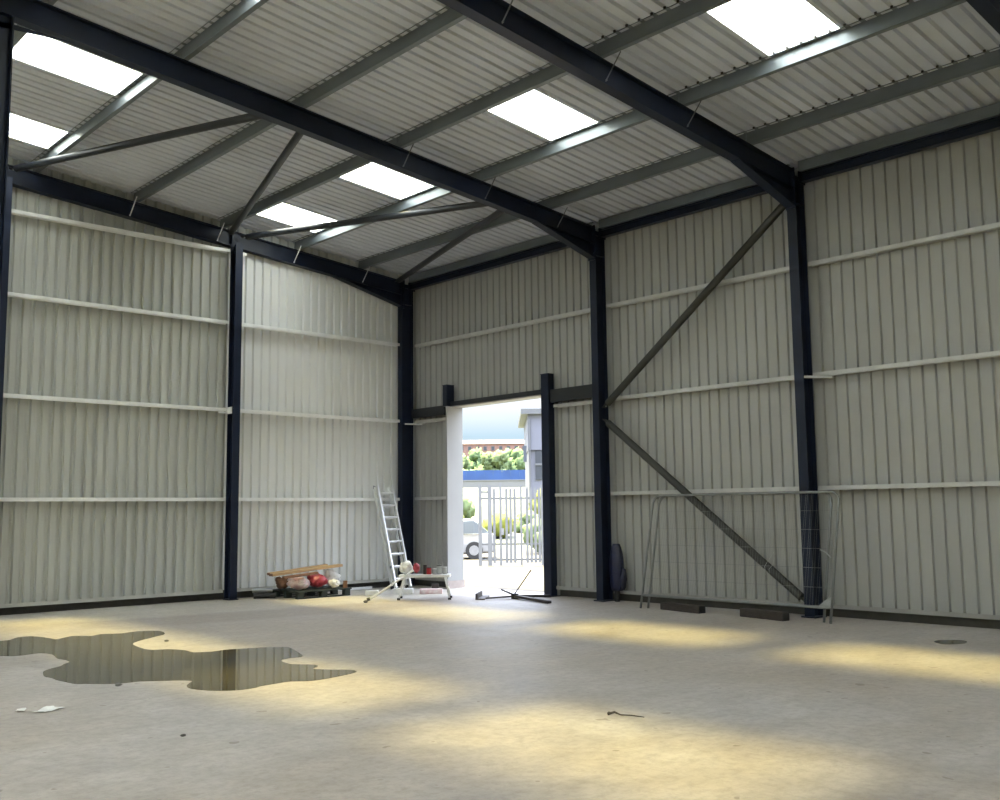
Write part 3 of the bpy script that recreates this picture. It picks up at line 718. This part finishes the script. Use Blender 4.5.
MB().obox((a + b) / 2, dd / 2, sd * 0.09, Vector((0, 0, 0.012))).build('flat_face', M['rust'], t)
MB().obox((a + b) / 2 - sd * 0.07 + Vector((0, 0, 0.05)), dd / 2, sd * 0.02, Vector((0, 0, 0.055))).build('upstanding_face', M['rust'], t)

# ------------------------------------------------------------------ mesh fence panels leaning on the column
def fence_panel(ya, yb, xb, xt, label, wires):
    t = thing('mesh_fence_panel', (xb, (ya + yb) / 2, 0), label, 'fence', 'mesh fence panels')
    H = 1.93
    def P(y, h): return Vector((xb + (xt - xb) * h / H, y, h))
    rc = 0.16; tube = [P(ya, 0.0), P(ya, H - rc)]
    for k in range(1, 7):
        a = PI / 2 * k / 6; tube.append(P(ya - rc * (1 - math.cos(a)), H - rc + rc * math.sin(a)))
    for k in range(7):
        a = PI / 2 * k / 6; tube.append(P(yb + rc * (1 - math.sin(a)), H - rc + rc * math.cos(a)))
    tube.append(P(yb, 0.0))
    MB().tube(tube, 0.020, 10).build('tube_frame', M['fence'], t, smooth=True)
    MB().tube([P(ya, 0.22), P(yb, 0.22)], 0.019, 10).build('bottom_rail', M['fence'], t, smooth=True)
    mb = MB(); y = ya - 0.09
    while y > yb + 0.03:
        mb.tube([P(y, 0.22), P(y, H)], 0.0013, 4, False); y -= 0.10
    h = 0.22 + 0.285
    while h < H - 0.05:
        mb.tube([P(ya, h), P(yb, h)], 0.0020, 4, False); h += 0.285
    mb.build('mesh_infill', M['fence'], t)
    return t, P
t, P = fence_panel(11.12, 7.57, 13.58, 14.03, 'nearer of two wire mesh fence panels leaning on the column', True)
MB().add([P(7.57, 0.22) + Vector((-.01, 0, 0)), P(7.57, 0.42) + Vector((-.01, 0, 0)), P(7.80, 0.22) + Vector((-.01, 0, 0)),
          P(7.57, 0.22) + Vector((.01, 0, 0)), P(7.57, 0.42) + Vector((.01, 0, 0)), P(7.80, 0.22) + Vector((.01, 0, 0))],
         [(0, 1, 2), (5, 4, 3), (0, 3, 4, 1), (1, 4, 5, 2), (2, 5, 3, 0)]).build('corner_plate', M['fence'], t)
MB().tube([P(7.64, 0.95), P(7.72, 1.02), P(7.82, 1.06)], 0.010, 6).build('clip', M['galv'], t)
fence_panel(11.02, 7.72, 13.66, 14.075, 'second wire mesh fence panel behind nearer one, against the column', True)
# timber bearers on the floor before the fence
def bearer(y0, y1, x0, x1, h, label):
    t = thing('timber_bearer', ((x0 + x1) / 2, (y0 + y1) / 2, 0), label, 'timber', 'timber bearers by the fence')
    a, b = Vector((x0, y0, h / 2)), Vector((x1, y1, h / 2))
    MB().bar(a, b, 0.15, h).build('beam', M['sleeper'], t, bevel=0.008)
    d = (b - a).normalized(); MB().bar(b - d * 0.01, b + d * 0.004, 0.142, h * 0.92).build('cut_end', M['black'], t)
bearer(10.72, 9.82, 13.70, 13.56, 0.12, 'dark timber bearer on floor under left half of mesh fence')
bearer(9.10, 8.24, 13.64, 13.48, 0.13, 'dark timber bearer on floor under right half of mesh fence')
# wire twist on the lower brace
t = thing('wire_twist', (14.16, 8.95, 0.78), 'pale twist of wire tied around the lower wall brace', 'wire')
MB().tube([(14.17, 9.00, 0.62), (14.12, 8.98, 0.76), (14.14, 8.90, 0.88), (14.17, 8.82, 1.00)], 0.004, 5).build('strand', M['wire'], t)
MB().tube([(14.17, 8.93, 0.62), (14.12, 8.90, 0.72), (14.15, 8.84, 0.80), (14.16, 8.80, 0.98)], 0.0035, 5).build('strand', M['wire'], t)

# ------------------------------------------------------------------ blue bundle behind the doorway column
t = thing('plastic_bundle', (14.24, 12.22, 0.0), 'dark blue plastic bundle standing behind the doorway column', 'bundle')
mb = MB()
from mathutils import noise as NZ
rings = []
for i in range(13):
    z = 0.20 + 0.86 * i / 12; k = math.sin(PI * min(1, (i + 1.6) / 14.2)) ** 0.35
    rings.append([(14.28 + 0.085 * k * math.cos(a) * (1 + .25 * NZ.noise(Vector((math.cos(a) * 2, math.sin(a) * 2, z * 1.3)))),
                   12.24 + 0.145 * k * math.sin(a) * (1 + .35 * NZ.noise(Vector((math.cos(a) * 2 + 5, math.sin(a) * 2, z * 1.5)))), z) for a in [2 * PI * q / 20 for q in range(20)]])
vs = [p for r in rings for p in r]; fs = [(i * 20 + q, i * 20 + (q + 1) % 20, (i + 1) * 20 + (q + 1) % 20, (i + 1) * 20 + q) for i in range(12) for q in range(20)]
fs += [tuple(range(19, -1, -1)), tuple(240 + q for q in range(20))]
mb.add(vs, fs); mb.build('wrapped_roll', M['tarp'], t, smooth=True)
lumps('loose_fold', M['tarp'], t, [((14.30, 12.10, 0.42), (0.05, 0.07, 0.20))], 41, 3, 0.35)
MB().tube([(14.28, 12.24, 0.0), (14.28, 12.24, 0.24)], 0.05, 12).build('core', M['black'], t)

# ------------------------------------------------------------------ litter on the floor
sheet((3.17, 9.28), 0.24, 0.13, 0.5, 'torn white paper scrap on floor at left picture edge', M['paper'], 3.3, 0.03, 'paper_scrap')
sheet((2.98, 9.42), 0.12, 0.07, 1.1, 'small grey scrap just left of the torn white paper', M['sack'], 5.1, 0.02, 'paper_scrap')
def pebble(c, r, label, seed):
    o = lumps('stone', M['stone'], None, [((c[0], c[1], r * 0.35), (r, r * 0.8, r * 0.5))], seed, 2, 0.35); tag(o, label, 'stone')
pebble((4.10, 10.07), 0.035, 'small dark stone on floor just below the large puddle', 50)
pebble((3.55, 7.45), 0.022, 'tiny dark stone on bare floor at lower left', 51)
pebble((5.95, 13.05), 0.03, 'tiny stone in the sunlit floor above the large puddle', 52)
t = thing('twig', (6.45, 5.5, 0.01), 'thin dark twig on the sunlit floor in the foreground', 'twig')
MB().tube([(6.40, 5.62, 0.012), (6.43, 5.57, 0.03), (6.45, 5.52, 0.012), (6.47, 5.42, 0.018), (6.52, 5.33, 0.010)], [0.012, 0.010, 0.006, 0.006, 0.003], 6).build('stem', M['rust'], t)
lumps('knot', M['rust'], t, [((6.41, 5.61, 0.018), (0.018, 0.015, 0.012))], 60, 2, 0.4)

# ------------------------------------------------------------------ the yard outside: d metres out along the site road, s metres across
H0 = math.radians(47.113)
Fd = Vector((math.cos(H0), math.sin(H0), 0)); Rd = Vector((math.sin(H0), -math.cos(H0), 0))
def Y(d, s, z=0.0): return Fd * d + Rd * s + Vector((0, 0, z))
mb = MB(); prof = [(44, -0.02), (60, 1.5), (120, 3.9), (168, 5.6), (172, 5.7), (240, 8.6), (300, 15.5), (420, 22)]
rows = [[tuple(Y(d, s, z)) for s in (-120, -40, 0, 40, 120)] for d, z in prof]
strip(mb, rows); struct(mb.build('ground', M['hill']), 'rough grass bank rising beyond the yard')
mb = MB().add([tuple(v) for v in ((XW + 0.35, -40, -0.02), (90, -40, -0.02), (90, 80, -0.02), (XW + 0.35, 80, -0.02), (XW + 0.35, -40, -0.3), (90, -40, -0.3), (90, 80, -0.3), (XW + 0.35, 80, -0.3))],
              [(0, 1, 2, 3), (0, 4, 5, 1), (1, 5, 6, 2), (2, 6, 7, 3), (3, 7, 4, 0)])
struct(mb.build('ground', M['yard']), 'pale concrete yard outside the doorway')

# palisade fence
D = 31.2
t = thing('palisade_fence', Y(D, 0.6), 'tall galvanised palisade fence standing across the yard', 'fence')
def ybar(s0, z0, s1, z1, w, h, d=D): 
    return MB().bar(Y(d, s0, z0), Y(d, s1, z1), w, h, tuple(Fd) if s0 == s1 else (0, 0, 1))
for s, w, h in ((-0.66, 0.11, 2.52), (-0.36, 0.13, 2.50), (-0.02, 0.08, 2.56), (0.62, 0.06, 2.5), (1.28, 0.08, 2.5), (2.4, 0.1, 2.5)):
    MB().obox(Y(D, s, h / 2), Rd * w / 2, Fd * 0.05, Vector((0, 0, h / 2))).build('post', M['palisade'], t)
for z in (0.18, 0.66, 2.08):
    MB().obox(Y(D + 0.03, 0.9, z), Rd * 1.6, Fd * 0.02, Vector((0, 0, 0.028))).build('rail', M['palisade'], t)
s = -0.22
while s < 2.4:
    if min(abs(s - q) for q in (-0.66, -0.36, -0.02, 0.62, 1.28, 2.4)) > 0.075:
        w = 0.040
        a = [(s - w, 0.08), (s + w, 0.08), (s + w, 2.34), (s + w * .5, 2.44), (s, 2.36), (s - w * .5, 2.44), (s - w, 2.34)]
        vs = [tuple(Y(D - 0.03, u, z)) for u, z in a] + [tuple(Y(D - 0.018, u, z)) for u, z in a]; n = len(a)
        MB().add(vs, [tuple(range(n)), tuple(range(2 * n - 1, n - 1, -1))] + [(i, n + i, n + (i + 1) % n, (i + 1) % n) for i in range(n)]).build('pale', M['palisade'], t)
    s += 0.128
MB().obox(Y(D - 0.06, 0.03, 1.05), Rd * 0.05, Fd * 0.04, Vector((0, 0, 0.10))).build('lock_box', M['scrap'], t)
MB().obox(Y(D, -0.51, 2.28), Rd * 0.17, Fd * 0.02, Vector((0, 0, 0.03))).build('top_tie', M['palisade'], t)

# car
def car():
    d0 = 36.6; t = thing('car', Y(d0, -2.2), 'white car parked in the yard behind the palisade fence', 'car')
    W = 0.86
    def loft(secs, m, name, smooth=False):
        mb = MB(); vs = []; n = None
        for s, ring in secs:
            n = len(ring); vs += [tuple(Y(d0 + w, s, z)) for w, z in ring]
        fs = [(j * n + i, j * n + (i + 1) % n, (j + 1) * n + (i + 1) % n, (j + 1) * n + i) for j in range(len(secs) - 1) for i in range(n)]
        fs += [tuple(range(n - 1, -1, -1)), tuple((len(secs) - 1) * n + i for i in range(n))]
        mb.add(vs, fs); return mb.build(name, m, t, bevel=0.03)
    def ring(w, z0, z1, k=0.94): return [(-w, z0 + .06), (-w * 1.0, (z0 + z1) / 2), (-w * k, z1), (w * k, z1), (w, (z0 + z1) / 2), (w, z0 + .06), (w * .9, z0), (-w * .9, z0)]
    loft([(-4.25, ring(W * .80, .24, .62)), (-4.1, ring(W * .95, .18, .72)), (-3.2, ring(W, .16, .84)), (-1.0, ring(W, .16, .88)), (-0.35, ring(W * .95, .2, .88)), (-0.22, ring(W * .85, .28, .78))], M['car'], 'body')
    def ring2(w, z0, z1): return [(-w, z0), (-w * .82, z1), (w * .82, z1), (w, z0)]
    loft([(-3.25, ring2(W * .86, .83, .86)), (-2.6, ring2(W * .88, .84, 1.30)), (-1.0, ring2(W * .88, .85, 1.36)), (-0.45, ring2(W * .82, .85, .92))], M['carglass'], 'cabin_glass')
    loft([(-2.66, ring2(W * .735, 1.28, 1.33)), (-2.2, ring2(W * .735, 1.33, 1.42)), (-1.2, ring2(W * .735, 1.34, 1.42)), (-0.90, ring2(W * .70, 1.28, 1.33))], M['car'], 'roof')
    for s in (-3.45, -0.98):
        for w in (-W + .05, W - .05):
            c = Y(d0 + w, s, 0.30)
            o = MB().tube([c - Fd * .11, c + Fd * .11], 0.31, 20).build('wheel', M['tyre'], t)
            MB().tube([c - Fd * .118, c + Fd * .118], 0.18, 14).build('hubcap', M['scrap'], o)
    MB().obox(Y(d0 - W * .8, -0.24, 0.62), Rd * .03, Fd * .08, Vector((0, 0, .09))).build('tail_lamp', M['lamp'], t)
    MB().obox(Y(d0 - W - 0.005, -1.75, 0.86), Rd * 1.0, Fd * .012, Vector((0, 0, .012))).build('waist_trim', M['black'], t)
car()

# gorse and shrubs behind the car
def shrub(d, s, z, r, m, label, seed, name='gorse_bush', cat='bush'):
    t = thing(name, Y(d, s, z), label, cat, 'shrubs beyond the fence')
    bl = []
    rnd = random.Random(seed)
    for k in range(7):
        a = rnd.uniform(0, 2 * PI); q = rnd.uniform(0, .6)
        p = Y(d + math.cos(a) * r * q, s + math.sin(a) * r * q, z + r * rnd.uniform(.3, .75)); bl.append((tuple(p), (r * rnd.uniform(.35, .5),) * 2 + (r * rnd.uniform(.3, .5),)))
    lumps('foliage', m, t, bl, seed, 3, 0.5, 3.5)
    MB().tube([Y(d, s, z - .3), Y(d, s, z + r * .4)], 0.06, 8).build('stem', M['trunk'], t)
shrub(46.0, -2.25, 0.25, 1.25, M['gorse'], 'yellow flowering gorse bush behind the car, beside door lining', 71)
shrub(48.4, -0.35, 0.35, 1.05, M['gorse'], 'yellow green bush seen between the palisade posts', 72)
shrub(53.0, -2.6, 0.9, 1.6, M['leafB'], 'pale green bush rising above the yellow gorse', 73)
shrub(50.5, 1.35, 0.6, 0.95, M['leafB'], 'pale green bush seen through the palisade pales', 74)
shrub(40.0, 1.85, 0.0, 1.3, M['leafB'], 'low green bush behind right end of palisade fence', 75)
shrub(54.5, 2.75, 1.2, 1.5, M['gorse'], 'bright yellow green bush in front of the grey building', 76)

# retaining wall and blue hoarding
t = thing('retaining_wall', Y(168, -2, 5.4), 'long pale wall below the blue hoarding in the distance', 'wall')
MB().obox(Y(168, -2, 6.15), Rd * 16, Fd * 0.2, Vector((0, 0, 0.6))).build('wall_face', M['bankwall'], t)
MB().obox(Y(168, -2, 6.80), Rd * 16.1, Fd * 0.3, Vector((0, 0, 0.07))).build('coping', M['bankwall'], t)
t = thing('hoarding', Y(180, -1, 6.0), 'bright blue site hoarding in the distance below the trees', 'hoarding')
for k in range(14):
    MB().obox(Y(180, -11 + k * 1.6 + .8, 7.85), Rd * 0.79, Fd * 0.05, Vector((0, 0, 1.15))).build('panel', M['blue'], t)
MB().obox(Y(180.15, 0.2, 6.9), Rd * 11.2, Fd * 0.06, Vector((0, 0, 1.0))).build('backing_rail', M['blue'], t)
# trees
tl = ['leftmost bushy green tree above the blue hoarding', 'second bushy green tree from left above the hoarding', 'middle bushy green tree above the blue hoarding',
      'fourth bushy green tree from left above the hoarding', 'rightmost bushy green tree above hoarding, beside grey building', 'low green shrub at left end just over the hoarding', 'low green shrub at right end just over the hoarding']
ts = [(205, -9.2, 6.6, 3.0, 8.0), (222, -5.4, 7.2, 2.9, 8.6), (203, -1.2, 6.6, 2.9, 7.7), (214, 2.8, 6.8, 3.1, 8.4), (220, 6.6, 7.0, 3.1, 8.6), (190, -7.2, 6.4, 2.6, 3.4), (190, 0.6, 6.4, 2.6, 3.2)]
for i, (d, s, z, r, h) in enumerate(ts):
    t = thing('bushy_tree', Y(d, s, z), tl[i], 'tree', 'trees above the hoarding'); rnd = random.Random(100 + i); bl = []
    for k in range(22):
        a = rnd.uniform(0, 2 * PI); q = rnd.uniform(.1, .85)
        bl.append((tuple(Y(d + math.cos(a) * r * q, s + math.sin(a) * r * q, z + h * rnd.uniform(.2, .8))), (r * rnd.uniform(.26, .42),) * 2 + (h * rnd.uniform(.12, .2),)))
    lumps('crown', M['leafA'] if i % 2 else M['leafB'], t, bl, 110 + i, 3, 0.8, 4.5)
    MB().tube([Y(d, s, z - 1.5), Y(d, s, z + h * .5)], [.25, .12], 8).build('trunk', M['trunk'], t)
# brick terrace on the hill
t = thing('brick_terrace', Y(300, -2, 15), 'long red brick terrace on the hill beyond the trees', 'building')
MB().obox(Y(304, -5, 18.4), Rd * 13.2, Fd * 4, Vector((0, 0, 3.5))).build('wall', M['brick'], t)
vs = [tuple(Y(d, s, z)) for s in (-18.6, 8.4) for d, z in ((299.6, 21.8), (304, 23.3), (308.4, 21.8))]
MB().add(vs, [(0, 1, 4, 3), (1, 2, 5, 4), (2, 0, 3, 5), (0, 2, 1), (3, 4, 5)]).build('roof', M['rooftile'], t)
for k in range(11):
    s = -16.4 + 2.35 * k
    w = MB().obox(Y(299.95, s, 20.45), Rd * 0.5, Fd * 0.06, Vector((0, 0, 0.62))).build('window', M['unittrim'], t)
    MB().obox(Y(299.90, s, 20.45), Rd * 0.42, Fd * 0.06, Vector((0, 0, 0.54))).build('pane', M['window'], w)
# grey industrial unit
t = thing('industrial_unit', Y(64, 7, 0), 'pale lilac grey industrial unit at right of the doorway view', 'building')
u0, u1, zt = 1.72, 9.0, 7.75
MB().obox(Y(67, (u0 + u1) / 2, (zt + 5.45) / 2), Rd * (u1 - u0) / 2, Fd * 5, Vector((0, 0, (zt - 5.45) / 2))).build('upper_cladding', M['unit'], t)
MB().obox(Y(67.15, (u0 + u1) / 2 + .05, 2.7), Rd * (u1 - u0) / 2, Fd * 5, Vector((0, 0, 2.76))).build('lower_wall', M['unit'], t)
MB().obox(Y(67, (u0 + u1) / 2 - .12, zt + .10), Rd * ((u1 - u0) / 2 + .3), Fd * 5.3, Vector((0, 0, .16))).build('roof_trim', M['unittrim'], t)
MB().obox(Y(62.12, u0 + 0.66, 4.5), Rd * 0.21, Fd * .06, Vector((0, 0, 0.90))).build('tall_window', M['window'], t)
MB().obox(Y(62.05, u0 + 0.66, 4.55), Rd * 0.25, Fd * .05, Vector((0, 0, .06))).build('window_transom', M['unittrim'], t)
MB().tube([Y(61.9, u0 + .1, 0), Y(61.9, u0 + .1, zt - .3)], 0.06, 8).build('downpipe', M['unittrim'], t)
MB().obox(Y(61.8, u0 - .2, 5.2), Rd * 0.10, Fd * .12, Vector((0, 0, .5))).build('side_bracket', M['unitdark'], t)

# ------------------------------------------------------------------ light: sun through the rooflights, cloudy bright sky
# the ribbed rooflight sheets fan the sunlight out along the building, so the sun is three narrow lobes
for dy in (-0.285, -0.160, -0.035):
    sun = bpy.data.lights.new('sun', 'SUN'); sun.energy = 11.5; sun.angle = math.radians(7.5); sun.color = (1.0, 0.845, 0.29)
    so = bpy.data.objects.new('sun', sun); COL.objects.link(so)
    so.rotation_euler = Vector((0.085, dy, -1)).normalized().to_track_quat('-Z', 'Y').to_euler()

w = bpy.data.worlds.new('sky'); SC.world = w; w.use_nodes = True; nt = w.node_tree
bg = nt.nodes['Background']; N = nt.nodes.new; L = nt.links.new
tc = N('ShaderNodeTexCoord'); sep = N('ShaderNodeSeparateXYZ'); L(tc.outputs['Generated'], sep.inputs[0])
rmp = N('ShaderNodeValToRGB'); L(sep.outputs['Z'], rmp.inputs[0]); cr = rmp.color_ramp
cr.elements[0].position = 0.0; cr.elements[0].color = (0.065, 0.066, 0.067, 1)
cr.elements[1].position = 1.0; cr.elements[1].color = (1.18, 1.31, 1.60, 1)
for p, c in ((0.055, (0.066, 0.074, 0.079)), (0.074, (0.049, 0.066, 0.078)), (0.105, (0.088, 0.092, 0.095)), (0.35, (0.35, 0.38, 0.45)), (0.75, (0.82, 0.91, 1.12))):
    e = cr.elements.new(p); e.color = (*c, 1)
nz = N('ShaderNodeTexNoise'); nz.inputs['Scale'].default_value = 5.0; nz.inputs['Detail'].default_value = 5
mp = N('ShaderNodeMapping'); mp.inputs['Scale'].default_value = (1, 1, 3.5); L(tc.outputs['Generated'], mp.inputs['Vector']); L(mp.outputs['Vector'], nz.inputs['Vector'])
mr = N('ShaderNodeMapRange'); mr.inputs['From Min'].default_value = 0.35; mr.inputs['From Max'].default_value = 0.7; mr.inputs['To Min'].default_value = 0.9; mr.inputs['To Max'].default_value = 1.12
L(nz.outputs['Fac'], mr.inputs[0])
mul = N('ShaderNodeVectorMath'); mul.operation = 'SCALE'; L(rmp.outputs['Color'], mul.inputs[0]); L(mr.outputs[0], mul.inputs['Scale'])
L(mul.outputs[0], bg.inputs['Color']); bg.inputs['Strength'].default_value = 11.0
try: w.cycles.sampling_method = 'MANUAL'; w.cycles.sample_map_resolution = 1024
except Exception: pass

# ------------------------------------------------------------------ render look
vs_ = SC.view_settings
SC.display_settings.display_device = 'sRGB'
vs_.view_transform = 'Standard'; vs_.look = 'None'; vs_.gamma = 1.0; vs_.use_curve_mapping = False
vs_.exposure = 0.0
SC.cycles.max_bounces = 16; SC.cycles.diffuse_bounces = 8; SC.cycles.glossy_bounces = 4; SC.cycles.transparent_max_bounces = 12
SC.cycles.sample_clamp_indirect = 6.0
SC.cycles.use_denoising = True
